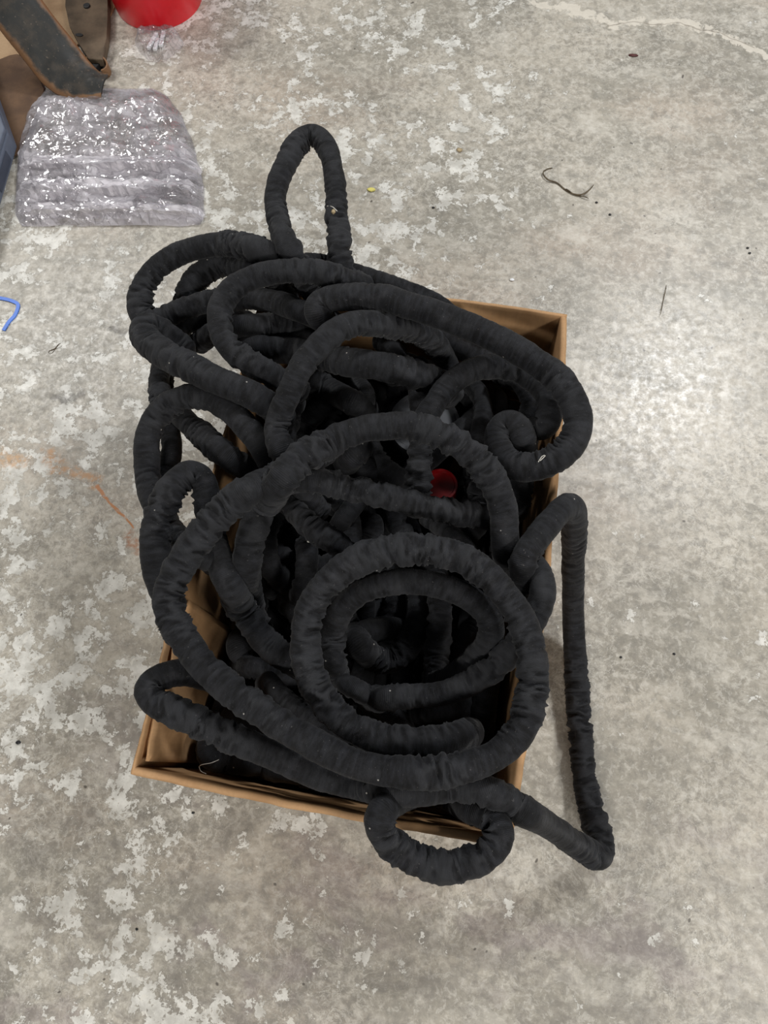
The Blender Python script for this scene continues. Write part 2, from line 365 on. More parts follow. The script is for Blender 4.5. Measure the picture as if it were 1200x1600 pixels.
strand('pleated strand rising from the middle over the far side', 18, [(510, 810, 26), (474, 765, 33), (452, 727, 38), (439, 700, 40.5), (432, 676, 41.5), (437, 648, 43), (449, 623, 45), (460, 596, 46), (476, 565, 46), (498, 540, 46), (528, 515, 46), (560, 504, 45), (596, 506, 43), (632, 512, 40), (664, 522, 37), (690, 550, 31), (706, 585, 26)])
strand('long thick strand sweeping over the right rim and curling back', 20, [(530, 512, 31), (506, 500, 35), (495, 484, 40), (508, 468, 43), (540, 465, 44), (592, 465, 45), (640, 477, 45), (700, 497, 44), (756, 520, 43.5), (804, 545, 43), (848, 572, 42.5), (880, 600, 42), (900, 635, 41.5), (904, 665, 41), (893, 695, 40), (868, 717, 39), (836, 731, 38), (805, 729, 37), (782, 708, 36), (776, 682, 35), (787, 664, 35.5), (802, 662, 35.5), (814, 676, 34.5), (820, 700, 32), (824, 722, 29)])
strand('silvery worn ring inside the right side', 18, [(646, 810, 29), (652, 770, 32), (655, 725, 34.5), (657, 690, 36), (661, 664, 37), (671, 644, 37.2), (688, 618, 36), (712, 592, 37), (742, 576, 37), (780, 572, 36.5), (818, 582, 35), (846, 604, 33), (860, 632, 32), (856, 660, 31.5), (844, 682, 30), (832, 704, 25), (826, 728, 19)])
strand('inner ring below it', 14, [(770, 588, 24), (798, 590, 28), (820, 608, 29), (830, 634, 28), (824, 658, 26), (808, 674, 21), (790, 690, 16)])
strand('short thick strand below the far arch', 20, [(350, 542, 26), (393, 543, 32), (430, 547, 34), (467, 549, 35), (503, 556, 36), (540, 565, 38), (580, 570, 39), (628, 580, 38.5), (664, 591, 36.5), (690, 603, 32), (710, 630, 25)])
strand('strand tucked under the wide arch', 16, [(300, 545, 26), (330, 522, 31), (362, 512, 33.5), (405, 508, 35), (452, 510, 35.5), (483, 520, 33), (510, 540, 28)])
strand('strand dropping outside the left rim', 15, [(400, 500, 24), (360, 500, 28), (322, 500, 30), (290, 504, 30), (267, 522, 28), (256, 548, 23.5), (251, 575, 24), (248, 605, 26), (255, 642, 27), (266, 678, 28), (268, 710, 28), (261, 742, 27), (256, 778, 27), (262, 812, 28), (280, 840, 32), (305, 862, 35), (340, 885, 34), (372, 905, 29)])
strand('left arch with a long drooping side', 18.5, [(282, 862, 26), (262, 828, 28), (247, 800, 29), (236, 772, 30), (230, 742, 31), (229, 712, 32), (231, 684, 33), (241, 656, 34), (262, 632, 35.5), (289, 619, 36.5), (319, 619, 37), (350, 635, 37.5), (377, 657, 38), (399, 683, 38), (418, 713, 37), (434, 742, 34), (452, 785, 26)])
strand('bent knee on the left rim', 21, [(540, 1085, 17), (500, 1058, 22), (460, 1036, 25), (426, 1014, 27), (401, 986, 29), (380, 951, 31), (362, 918, 34), (346, 880, 35), (334, 845, 34.5), (326, 806, 36), (324, 778, 37.5), (316, 750, 39), (300, 738, 40), (280, 750, 41), (264, 774, 41), (250, 802, 40.5), (243, 832, 40), (242, 862, 39), (246, 892, 38), (254, 916, 36), (264, 940, 35), (280, 962, 34)])
strand('great spiral coil lying on top of the pile', 22, [(520, 700, 29), (490, 716, 35), (455, 734, 41), (418, 752, 44), (384, 768, 45), (353, 794, 45.5), (324, 826, 45.5), (298, 856, 45), (277, 890, 44), (263, 925, 43), (268, 966, 42.5), (289, 1003, 42), (315, 1036, 42), (344, 1064, 42.5), (381, 1093, 43), (421, 1120, 43), (455, 1142, 43), (492, 1164, 43), (529, 1182, 43), (557, 1194, 42.5), (606, 1205, 42), (665, 1208, 42), (724, 1200, 41.5), (771, 1182, 41), (806, 1153, 41), (827, 1114, 41), (834, 1067, 41), (830, 1020, 41.5), (818, 976, 42), (799, 943, 42.5), (775, 912, 43), (744, 884, 43), (704, 866, 43), (665, 858, 43), (626, 858, 43), (587, 865, 43), (548, 881, 42.5), (516, 906, 42), (492, 938, 41), (478, 973, 40), (476, 1012, 39), (483, 1051, 38.5), (501, 1089, 38), (528, 1119, 37.5), (563, 1143, 37), (606, 1158, 37), (653, 1160, 37), (692, 1158, 36.5), (716, 1152, 34.5), (731, 1146, 30), (738, 1142, 22)])
strand('broad arch across the middle', 21.5, [(404, 985, 24), (391, 940, 30), (386, 897, 34), (388, 862, 37), (395, 828, 40), (409, 796, 42.5), (432, 760, 45), (462, 723, 46.5), (500, 697, 47), (540, 678, 47), (588, 667, 47), (636, 665, 46.5), (676, 673, 46), (716, 694, 45), (752, 726, 43.5), (775, 762, 42), (786, 800, 40), (790, 838, 37), (790, 880, 31), (780, 920, 24)])
strand('flattened strand running across under the broad arch', 18, [(420, 770, 33), (450, 752, 37), (486, 750, 39), (540, 760, 39.5), (600, 775, 39.5), (660, 789, 39), (712, 801, 38), (758, 806, 36), (800, 812, 31)])
strand('strand diving under the top of the coil', 17, [(430, 760, 28), (453, 790, 31), (477, 814, 33), (501, 834, 34), (530, 853, 34), (562, 872, 32), (600, 900, 27)])
strand('second coil nested inside the great coil', 18.5, [(540, 1085, 22), (524, 1050, 27), (519, 1008, 31), (525, 968, 34), (544, 939, 36), (575, 919, 37.5), (618, 909, 38), (665, 911, 38), (710, 922, 37.5), (745, 942, 37), (766, 968, 36), (767, 995, 34.5), (753, 1020, 32), (728, 1044, 29), (700, 1062, 25), (670, 1072, 20)])
strand('strand passing under the right of the coil and bulging over the rim', 18, [(560, 1092, 24), (595, 1091, 28), (645, 1088, 30), (696, 1082, 31.5), (744, 1062, 33), (778, 1038, 34.5), (806, 1008, 36), (832, 972, 36.5), (846, 940, 37), (847, 910, 37), (836, 884, 36), (812, 866, 32), (785, 850, 26)])
strand('far right strand hanging out of the box down to the floor and back', 19, [(352, 1068, 28), (325, 1058, 32), (294, 1051, 35), (262, 1054, 37), (238, 1066, 38), (229, 1083, 38), (247, 1101, 38.5), (289, 1118, 38.5), (329, 1137, 38), (375, 1159, 37.5), (421, 1176, 37), (461, 1194, 36.5), (498, 1210, 36), (550, 1224, 35.5), (604, 1234, 35.5), (657, 1236, 36), (708, 1228, 36.5), (750, 1230, 37), (783, 1245, 37), (818, 1267, 33), (854, 1288, 25), (890, 1312, 16), (920, 1332, 9), (939, 1340, 6), (941, 1322, 4.5), (931, 1290, 3.2), (922, 1258, 2.8), (915, 1227, 2.6), (908, 1156, 2.6), (904, 1110, 3.0), (900, 1050, 4), (897, 984, 6), (895, 930, 11), (896, 870, 20), (898, 820, 30), (896, 795, 34.5), (886, 790, 36.5), (873, 801, 37.5), (858, 819, 38), (838, 842, 38.5), (822, 866, 38), (815, 892, 37), (814, 925, 33), (806, 965, 27)])
strand('small loop hanging over the front rim', 21, [(680, 1228, 29), (650, 1240, 31), (622, 1250, 34.5), (598, 1264, 37), (590, 1287, 38), (604, 1313, 38), (632, 1337, 37.5), (668, 1352, 37), (708, 1354, 37), (743, 1345, 37), (770, 1328, 37.5), (783, 1304, 37.5), (775, 1283, 37), (756, 1274, 35), (730, 1262, 31), (700, 1245, 26)])
strand('thin strand along the far rim', 12.5, [(430, 425, 32), (470, 410, 35.5), (515, 413, 36), (560, 428, 36), (610, 444, 36), (655, 460, 36), (690, 478, 34), (720, 505, 29)])
strand('small arch behind the wide arch, running down and back over the left rim', 17, [(455, 446, 28), (425, 432, 32), (390, 418, 34), (357, 411, 34), (328, 419, 33), (303, 440, 32), (291, 470, 30), (284, 502, 23), (268, 545, 20), (254, 580, 19), (252, 612, 20), (262, 632, 23.5), (277, 645, 27), (304, 670, 31), (329, 691, 34.5), (353, 712, 34), (378, 732, 30), (410, 760, 24)])
strand('stub between the long strands at the front', 15, [(408, 1090, 18), (416, 1066, 27), (424, 1068, 30), (440, 1090, 32), (467, 1112, 33), (498, 1134, 33.5), (528, 1157, 33), (560, 1180, 29), (590, 1195, 22)])
strand('narrow strand below the nested coil', 14, [(470, 1040, 22), (508, 1055, 26), (548, 1073, 27.5), (587, 1096, 27), (618, 1122, 24), (640, 1150, 18)])
strand('upright strand seen through the broad arch', 16, [(650, 560, 22), (655, 595, 28), (656, 630, 29), (660, 670, 24), (668, 700, 17)])
strand('dark strand below the flattened strand on the right', 16, [(856, 720, 24), (846, 752, 28), (834, 782, 29), (812, 800, 27), (785, 808, 24), (760, 812, 19)])
# deep strands in the shade of the box
strand('shaded strand', 18, [(480, 590, 26), (520, 612, 28), (560, 632, 27), (592, 642, 23)])
strand('shaded strand', 12, [(540, 580, 22), (562, 602, 26), (580, 620, 27), (598, 638, 25), (604, 652, 18)])
strand('shaded strand', 14, [(588, 500, 27), (605, 520, 26), (622, 540, 22), (640, 555, 16)])
strand('shaded strand', 16, [(640, 500, 32), (690, 530, 31), (745, 555, 29), (800, 572, 26), (840, 600, 22)])
strand('shaded strand', 14, [(560, 700, 16), (576, 742, 20), (560, 780, 22), (535, 812, 22), (515, 850, 18)])
strand('shaded strand', 16, [(478, 840, 22), (480, 880, 24), (474, 920, 22), (450, 960, 18)])
strand('shaded strand', 22, [(380, 870, 14), (415, 905, 18), (455, 940, 20), (490, 985, 20), (520, 1030, 16)])
strand('shaded strand', 17, [(682, 880, 22), (686, 940, 25), (687, 990, 25), (682, 1040, 22), (670, 1090, 16)])
strand('shaded strand', 18, [(650, 900, 16), (652, 960, 20), (640, 1010, 21), (605, 1035, 21), (570, 1018, 20), (548, 985, 17), (535, 950, 12)])
strand('shaded strand', 15, [(760, 960, 12), (735, 985, 17), (718, 1012, 19), (700, 1050, 16)])
strand('dusty upright strand in the front left corner', 18, [(322, 1130, 10), (326, 1165, 17), (328, 1200, 20), (350, 1222, 16), (400, 1230, 12)])
strand('shaded strand', 13, [(722, 750, 20), (735, 768, 23), (748, 790, 22), (755, 810, 19)])
strand('shaded strand', 14, [(660, 800, 20), (690, 825, 22), (720, 850, 20), (750, 880, 15)])
strand('shaded strand', 14, [(715, 590, 22), (732, 620, 26), (738, 650, 25), (735, 690, 20)])
strand('shaded strand', 15, [(360, 1040, 10), (410, 1045, 18), (440, 1050, 20), (470, 1065, 16)])
strand('shaded strand', 18, [(575, 690, 14), (560, 705, 19), (530, 735, 20), (500, 770, 17)])
for q in ([(370, 590, 18), (400, 640, 22), (430, 700, 22), (400, 760, 18)], [(520, 560, 16), (480, 600, 20), (440, 640, 20), (400, 690, 17), (380, 740, 14)], [(350, 720, 14), (375, 780, 19), (380, 840, 19), (360, 900, 14)],
          [(790, 1000, 14), (800, 1060, 18), (790, 1120, 18), (760, 1180, 14)], [(560, 1110, 14), (640, 1115, 18), (720, 1105, 18), (780, 1080, 14)], [(350, 1170, 12), (420, 1205, 17), (500, 1230, 17), (580, 1250, 12)], [(560, 520, 14), (600, 540, 18), (650, 535, 18), (700, 520, 14)], [(350, 950, 8), (370, 1010, 13), (420, 1060, 14), (380, 1110, 12), (340, 1080, 10)], [(620, 1220, 16), (680, 1240, 20), (740, 1250, 20), (775, 1220, 15)], [(330, 1130, 8), (390, 1120, 14), (450, 1170, 14), (420, 1220, 10)]):
    strand('shaded strand', 18, q)
# filling low in the box
def snake(z, along):
    q = []; lo, hi = (Y0+.05, Y1-.04) if along == 'x' else (X0+.045, X1-.045); n = int((hi-lo)/.047); e0, e1_ = (X0+.05, X1-.05) if along == 'x' else (Y0+.06, Y1-.05)
    for k in range(n+1):
        c = lo+(hi-lo)*k/n; a_, b_ = (e0, e1_) if k % 2 == 0 else (e1_, e0)
        for f in (0, .25, .5, .75, 1):
            v = a_+(b_-a_)*f; w_ = .012*math.sin(f*7+k*1.7); q.append((v, c+w_, z) if along == 'x' else (c+w_, v, z))
    S.append(('filler', -.0215, q))
snake(3.2, 'x'); snake(7.8, 'y')
rr = random.Random(5)
for k in range(22):
    lev = k//9; cy = Y0+.14+(Y1-Y0-.28)*((k % 9)+.5)/9+rr.uniform(-.02, .02); cx = rr.uniform(X0+.15, X1-.15)
    a, b, ph, z = rr.uniform(.08, .125), rr.uniform(.09, .14), rr.uniform(0, 6.28), 11+lev*3.6
    if (cx > -.16 and cy > .36 and lev > 0) or (cx > -.24 and cy < .38 and lev > 0): continue
    S.append(('filler', -.0215, [(min(max(cx+a*math.cos(ph+t_), X0+.06), X1-.05), min(max(cy+b*math.sin(ph+t_), Y0+.065), Y1-.05), z+2.5*math.sin(t_*.5+k)) for t_ in np.linspace(0, 5.2, 16)]))
CANS = []                                               # (x, y, radius, top) of the things standing in the box
for u, v, z, rp in ((663, 660, .165, 56), (688, 757, .165, 28)):
    q = P(u, v, z); CANS.append((q[0], q[1], rp*pxm(u, v, z), z))

def catmull(p, per=.010):
    p = np.asarray(p, float); q = np.vstack([2*p[0]-p[1], p, 2*p[-1]-p[-2]]); out = []
    for i in range(1, len(q)-2):
        a, b, c, d = q[i-1:i+3]; n = max(1, int(round(np.linalg.norm(c[:3]-b[:3])/per)))
        for k in range(n):
            t = k/n; out.append(.5*((2*b)+(c-a)*t+(2*a-5*b+4*c-d)*t*t+(3*b-a-3*c+d)*t**3))
    out.append(p[-1]); return np.array(out)
paths = []
for lab, hw, pts in S:
    if lab == 'shaded strand': pts = [(u, v, max(5, z-4.5)) for u, v, z in pts]
    if hw < 0: w3 = np.array([(x, y, z/100, -hw) for x, y, z in pts])
    else: w3 = np.array([(*P(u, v, z/100), hw*pxm(u, v, z/100)) for u, v, z in pts])
    w3[:, 3] = np.mean(np.clip(w3[:, 3], .012, .0235)); paths.append(catmull(w3))
# relaxation: strands slide along their line of sight / vertically until none cut another; the order of heights is kept
sid = np.concatenate([[i]*len(p) for i, p in enumerate(paths)]); A = np.vstack(paths); ar = np.concatenate([np.arange(len(p)) for p in paths])
pos = A[:, :3].copy(); rad = A[:, 3]; hint = pos[:, 2].copy()
sight = pos-CAM; sight /= -sight[:, 2:3]                # descends one metre per unit
ii, jj = np.where((np.abs(pos[:, None, 0]-pos[None, :, 0]) < .11) & (np.abs(pos[:, None, 1]-pos[None, :, 1]) < .11) & ((sid[:, None] < sid[None, :]) | ((sid[:, None] == sid[None, :]) & (ar[None, :]-ar[:, None] > 8))))
low = np.isin(sid, [i for i, q_ in enumerate(S) if q_[0] in ('filler', 'shaded strand')])
for it in range(90):
    d = pos[ii]-pos[jj]; dist = np.linalg.norm(d, axis=1); ov = rad[ii]+rad[jj]-.001-dist; m = ov > 0
    if not m.any(): break
    a, b, o_ = ii[m], jj[m], ov[m]; sg = np.where(hint[a] >= hint[b], 1., -1.)
    mv = np.zeros(len(pos)); cnt = np.zeros(len(pos)); step = .30*o_
    np.maximum.at(mv, a[sg > 0], step[sg > 0]); np.maximum.at(mv, b[sg < 0], step[sg < 0])
    dn = np.zeros(len(pos)); np.maximum.at(dn, a[sg < 0], step[sg < 0]); np.maximum.at(dn, b[sg > 0], step[sg > 0])
    z = pos[:, 2]+mv-dn
    # deep strands stay clear of the panels
    inside = (pos[:, 0] > X0-.004) & (pos[:, 0] < X1+.004) & (pos[:, 1] > Y0-.004) & (pos[:, 1] < Y1+.004)
    k_ = low | ((hint < .31) & inside & (z < RIM+.5*rad)); g_ = rad+.006
    pos[:, 0] = np.where(k_, np.clip(pos[:, 0], X0+.022+g_, X1-.016-g_), pos[:, 0]); pos[:, 1] = np.where(k_, np.clip(pos[:, 1], Y0+.013+g_, Y1-.012-g_), pos[:, 1])
    z = np.where(low, np.minimum(z, .31), z)
    # rim and floor
    inner = (pos[:, 0] > X0-.018) & (pos[:, 0] < X1+.026) & (pos[:, 1] > Y0-.018) & (pos[:, 1] < Y1+.018)
    deep = (pos[:, 0] > X0+.036) & (pos[:, 0] < X1-.026) & (pos[:, 1] > Y0+.042) & (pos[:, 1] < Y1-.034)
    onrim = inner & ~deep & (hint > .31) & ~low; z = np.where(onrim, np.maximum(z, RIM+rad*.98), z)
    z = np.maximum(z, rad+.008*inner)
    for cx, cy, cr_, ct_ in CANS:                        # deep strands pass round the things in the box, upper ones over them
        dd_ = np.hypot(pos[:, 0]-cx, pos[:, 1]-cy)+1e-6; k_ = low & (dd_ < cr_+rad+.022); f_ = np.where(k_, (cr_+rad+.022)/dd_, 1.)
        pos[:, 0] = cx+(pos[:, 0]-cx)*f_; pos[:, 1] = cy+(pos[:, 1]-cy)*f_
        z = np.where(~low & (np.hypot(pos[:, 0]-cx, pos[:, 1]-cy) < cr_+rad), np.maximum(z, ct_+rad+.004), z)
    dz = z-pos[:, 2]; dz0 = dz.copy()
    for i in range(len(paths)):                          # keep bends gentle
        k = np.where(sid == i)[0]; e = np.pad(dz0[k], 3, mode='edge'); sm_ = np.convolve(e, [.06, .12, .2, .24, .2, .12, .06], 'valid'); dz[k] = np.sign(sm_)*np.maximum(np.abs(sm_), 0)
        if it % 6 == 5:
            zz = (pos[k, 2]+dz[k]); e = np.pad(zz, 1, mode='edge'); dz[k] += .5*((e[:-2]+e[2:])/2-zz)
    pos -= sight*dz[:, None]
print('overlap left', float(ov.max()), int(m.sum()), 'max height', float(pos[:, 2].max()))

def tube(name, pts, r, mat, parent, seed, label=None, seg=30, per=.0026, ends=True):
    p = np.column_stack([pts, np.zeros(len(pts))]); p = catmull(p, per)[:, :3]
    for _ in range(3): p[1:-1] = (p[:-2]+2*p[1:-1]+p[2:])/4
    sg = np.linalg.norm(np.diff(p, axis=0), axis=1); s = np.concatenate([[0], np.cumsum(sg)]); n = max(8, int(s[-1]/per)); su = np.linspace(0, s[-1], n)
    p = np.column_stack([np.interp(su, s, p[:, i]) for i in range(3)]); k = np.ones(9)/9
    for i in range(3): p[:, i] = np.convolve(np.pad(p[:, i], 4, mode='reflect', reflect_type='odd'), k, 'valid')
    tg = np.gradient(p, axis=0); tg /= np.linalg.norm(tg, axis=1)[:, None]
    u = np.cross(tg[0], (0, 0, 1.)); 
    if np.linalg.norm(u) < 1e-3: u = np.array([1., 0, 0])
    U = []
    for i in range(n): u = u-tg[i]*(u@tg[i]); u = u/np.linalg.norm(u); U.append(u)
    U = np.array(U); V = np.cross(tg, U)
    cv = np.gradient(tg, axis=0)/(s[-1]/(n-1)); cl = np.linalg.norm(cv, axis=1)
    for _ in range(6): cl[1:-1] = (cl[:-2]+cl[1:-1]*2+cl[2:])/4
    th = np.linspace(0, 2*np.pi, seg, endpoint=False)
    ct, st = np.cos(th)[None, :], np.sin(th)[None, :]; S_ = su[:, None]
    inn = (U@np.ones(3)*0)[:, None]+((U*cv).sum(1)[:, None]*ct+(V*cv).sum(1)[:, None]*st)   # >0 on the inside of the bend
    gather = np.clip(.56+.95*vn(S_/.09, 0*S_, 0*S_, seed+1)+inn*.05, .18, 1.5)
    sk = S_+.010*vn(S_/.035, ct*1.0, st*1.0, seed+2)
    w1 = 1-np.abs(vn(sk/.0095, ct*.8+seed, st*.8, seed+3)); w2 = 1-np.abs(vn(sk/.0045, ct*1.3, st*1.3+seed, seed+4)); w3_ = vn(S_/.035, ct*.9, st*.9, seed+5)
    rr_ = r*1.04*(1+.075*w3_+.035*vn(S_/.12, 0, 0, seed+6))+gather*(.0082*(w1-.62)+.0032*(w2-.6))
    lim = 1/np.maximum(inn, 1e-6)*.93; rr_ = np.where(inn > 0, np.minimum(rr_, lim), rr_)
    if ends:
        for q in range(7):
            f = math.sqrt(max(0, 1-(1-q/7)**2)); rr_[q] *= max(f, .02); rr_[-1-q] *= max(f, .02)
    vs = p[:, None, :]+rr_[:, :, None]*(ct[..., None]*U[:, None, :]+st[..., None]*V[:, None, :])
    fs = []; 
    I = np.arange(n-1)[:, None]*seg; J = np.arange(seg)[None, :]; J2 = (J+1) % seg
    quad = np.stack([I+J, I+J2, I+seg+J2, I+seg+J], -1).reshape(-1, 4)
    fs = quad.tolist(); fs.append(list(range(seg))[::-1]); fs.append(list(range((n-1)*seg, n*seg)))
    uv = np.stack([np.broadcast_to(S_, rr_.shape), np.broadcast_to(np.minimum(th, 2*np.pi-th)[None, :]/np.pi, rr_.shape)*.12], -1).reshape(-1, 2)
    uv[:, 0] += seed*.37
    o = mesh(name, vs.reshape(-1, 3), fs, mat, parent, True, uv)
    fh = o.data.attributes.new('fold_height', 'FLOAT', 'POINT'); fh.data.foreach_set('value', np.clip(.5+(rr_/r-1.04)*3.2, 0, 1).astype(np.float32).ravel())
    if parent is not None: local(o)
    if label: o['label'] = label
    return o
hose = thing('hose', 'long hose in a gathered black fabric sleeve, heaped in tangled loops in the cardboard box', 'hose', (-.13, .37, .02))
for i, (lab, hw, pts) in enumerate(S):
    k = sid == i
    if lab == 'filler': tube('hose_loop', pos[k], .0205, MAT['fabric'], hose, 100+i, seg=16, per=.006)
    else: tube('hose_loop', pos[k], rad[k][0]*1.0, MAT['fabric'], hose, 100+i, None if lab == 'shaded strand' else lab)

# ------------------------------------------------------------------ things standing among the hose in the box
def lathe(name, prof, mat, parent, centre, seg=48):
    vs = []; fs = []; n = len(prof)
    for i in range(seg):
        a = 2*math.pi*i/seg
        for r_, z_ in prof: vs.append((centre[0]+r_*math.cos(a), centre[1]+r_*math.sin(a), z_))
    for i in range(seg):
        i2 = (i+1) % seg
        for j in range(n-1): fs.append((i*n+j, i2*n+j, i2*n+j+1, i*n+j+1))
    o = mesh(name, vs, fs, mat, parent, False); me = o.data
    for p_ in me.polygons: p_.use_smooth = True
    try: me.set_sharp_from_angle(angle=math.radians(40))
    except Exception: pass
    if parent is not None: local(o)
    return o
cx, cy, r_, top = CANS[0]
t = thing('canister', 'grey round lidded tub half buried under the black hose', 'tub', (cx, cy, .008))
lathe('body', [(.0005, .008), (r_*.9, .008), (r_*.94, .012), (r_*.96, top-.022)], MAT['grey_dark'], t, (cx, cy))
lathe('lid', [(r_*.96, top-.024), (r_*1.0, top-.022), (r_*1.0, top-.004), (r_*.98, top), (r_*.9, top), (r_*.88, top-.003), (.0005, top-.003)], MAT['inner_grey'], t, (cx, cy))
cx, cy, r_, top = CANS[1]
t = thing('bottle', 'bottle with a round red cap deep among the hose loops', 'bottle', (cx, cy, .008))
lathe('body', [(.0005, .008), (r_*.95, .008), (r_*1.05, .013), (r_*1.05, top-.05), (r_*.8, top-.03)], MAT['grey_dark'], t, (cx, cy))
lathe('cap', [(r_*.8, top-.032), (r_, top-.03), (r_, top-.003), (r_*.95, top), (r_*.82, top), (r_*.78, top-.004), (.0005, top-.004)], MAT['red_dark'], t, (cx, cy))

# ------------------------------------------------------------------ red bucket
q = P(264, 45, 0); d_ = q[:2]/np.linalg.norm(q[:2]); br = .128; bc = q[:2]+d_*br
t = thing('bucket', 'glossy red round plastic bucket at the top edge, standing on the concrete', 'bucket', (bc[0], bc[1], 0))
lathe('body', [(.0005, .012), (br-.012, .012), (br-.008, .0), (br-.002, .0), (br, .004), (br+.022, .26), (br+.018, .26), (br-.003, .02), (.0005, .018)], MAT['red'], t, bc, 72)
lathe('rim', [(br+.019, .256), (br+.03, .252), (br+.032, .262), (br+.026, .270), (br+.018, .266), (br+.019, .256)], MAT['red'], t, bc, 72)
vs = [(bc[0]+(br+.036)*math.cos(a), bc[1]+(br+.036)*math.sin(a)*.9, .255-.13*math.sin(a-math.pi)*0-.16*abs(math.cos(a-.3))**0*max(0, math.sin(a))) for a in np.linspace(0, math.pi, 24)]

# ------------------------------------------------------------------ cardboard, board, black bar, grey case (top left)
def floorpts(q, z=0): return [tuple(P(u, v, z)[:2]) for u, v in q]
o = frombm('cardboard_sheet', prism(floorpts([(-90, -90), (196, -90), (185, 4), (170, 34), (150, 64), (118, 74), (60, 77), (28, 90), (0, 100), (-90, 130)]), .0005, .006, .0015), MAT['card_tan']); tag(o, 'tan dusty cardboard sheet on the floor under the black curved bar', 'cardboard')
pts = [(-70, 118), (-20, 100), (0, 94), (16, 87), (28, 85), (38, 92), (62, 124), (69, 140), (58, 172), (45, 203), (30, 240), (-20, 262), (-70, 270)]
o = frombm('cardboard_flap', prism(floorpts(pts, .01), .0065, .012, .001), MAT['card_dark']); tag(o, 'dark brown cardboard piece with a rounded corner between black bar and grey case', 'cardboard')
t = thing('board', 'grubby grey brown board on the cardboard behind the black bar', 'board', (*P(135, 40, .0)[:2], .006))
pts = [(104, -90), (168, -90), (168, 30), (166, 60), (160, 93), (138, 92), (122, 66), (108, 40), (102, 10)]
o = frombm('plank', prism(floorpts(pts, .03), .0065, .030, .003), MAT['board'], t); local(o)
h = P(136, 10, .03); o = frombm('dark_disc', prism([(h[0]+.010*math.cos(a), h[1]+.010*math.sin(a)) for a in np.linspace(0, 6.28, 12, endpoint=False)], .028, .034, .001), MAT['black_bit'], t); local(o)  # black disc stands in for the shade inside the plank's hole
h = P(124, 55, .03); o = frombm('dark_disc', prism([(h[0]+.012*math.cos(a), h[1]+.006*math.sin(a)) for a in np.linspace(0, 6.28, 10, endpoint=False)], .028, .032, .001), MAT['black_bit'], t); local(o)
o = frombm('rubber_foot', prism(floorpts([(137, 91), (161, 92), (160, 99), (150, 112), (143, 103)], .01), .001, .018, .002), MAT['black_bit'], t); local(o)

t = thing('curved_bar', 'scuffed black curved metal bar with rusty edges and a hooked end', 'bar', (*P(130, 130, 0)[:2], 0))
LR = [((-115, -100), (-30, -150), .30, .30), ((-50, -20), (25, -62), .22, .23), ((0, 47), (72, 10), .15, .16), ((30, 84), (100, 45), .10, .115), ((50, 110), (114, 62), .07, .09), ((66, 130), (127, 80), .045, .07), ((84, 144), (140, 97), .028, .05), ((102, 152), (151, 108), .018, .036), ((120, 155.5), (160, 115), .014, .03), ((140, 155), (166, 117), .014, .028), ((158, 152), (171, 117), .014, .026)]
Lp = catmull([list(P(*a, z1)) for a, b, z1, z2 in LR], .012); Rp = [list(P(*b, z2)) for a, b, z1, z2 in LR]
par = np.linspace(0, 1, 60)
def resamp(p):
    p = np.array(p); q = []
    k = np.linspace(0, 1, len(p)); 
    for i in range(3): q.append(np.interp(par, k, p[:, i]))
    q = np.array(q).T
    for _ in range(4): q[1:-1] = (q[:-2]+2*q[1:-1]+q[2:])/4
    return q
Lp = resamp([list(P(*a, z1)) for a, b, z1, z2 in LR]); Rp = resamp(Rp)
vs = []; fs = []; uvs = []; m = 17
for side in (0, 1):
    for i in range(60):
        for j in range(m):
            f = j/(m-1); wd = np.linalg.norm(Rp[i]-Lp[i]); e = math.sin(math.pi*f)
            q = Lp[i]*(1-f)+Rp[i]*f+np.array([0, 0, 1])*(wd*.20*e**.8+(.006*math.exp(-((f-.93)/.05)**2)+.003*math.exp(-((f-.06)/.05)**2))+.002*vn(i*.3, f*5, 0, 3))
            if side: q = q-np.array([0, 0, .006])
            vs.append(q); uvs.append((i/59, f))
N = 60*m
for i in range(59):
    for j in range(m-1):
        a = i*m+j; fs.append((a, a+1, a+m+1, a+m)); fs.append((N+a, N+a+m, N+a+m+1, N+a+1))
    fs.append((i*m, (i+1)*m, N+(i+1)*m, N+i*m)); fs.append((i*m+m-1, N+i*m+m-1, N+(i+1)*m+m-1, (i+1)*m+m-1))
for j in range(m-1): fs.append((j, N+j, N+j+1, j+1)); a = 59*m+j; fs.append((a, a+1, N+a+1, N+a))
o = mesh('bar_body', vs, fs, MAT['band'], t, True, uvs); local(o)
hp = catmull([(*P(u, v, 0)[:2], 0) for u, v in ((141, 104), (150, 101), (158, 100), (167, 104), (173, 112), (171, 120), (164, 124))], .006)
vs = []; fs = []
for i, q in enumerate(hp):
    a = hp[min(i+1, len(hp)-1)]-hp[max(i-1, 0)]; nn_ = np.array([-a[1], a[0], 0]); nn_ /= np.linalg.norm(nn_)+1e-9
    for s_, z_ in ((-1, .001), (-1, .028), (1, .028), (1, .001)): vs.append(q+nn_*.002*s_+np.array([0, 0, z_]))
for i in range(len(hp)-1):
    for j in range(4): fs.append((i*4+j, i*4+(j+1) % 4, i*4+4+(j+1) % 4, i*4+4+j))
fs += [(0, 1, 2, 3), tuple(len(hp)*4-4+k for k in (3, 2, 1, 0))]
o = mesh('hooked_end', vs, fs, MAT['band'], t, False, [(.5, 1.0)]*len(vs)); o['label'] = 'rusty brown hooked end strip'; local(o)

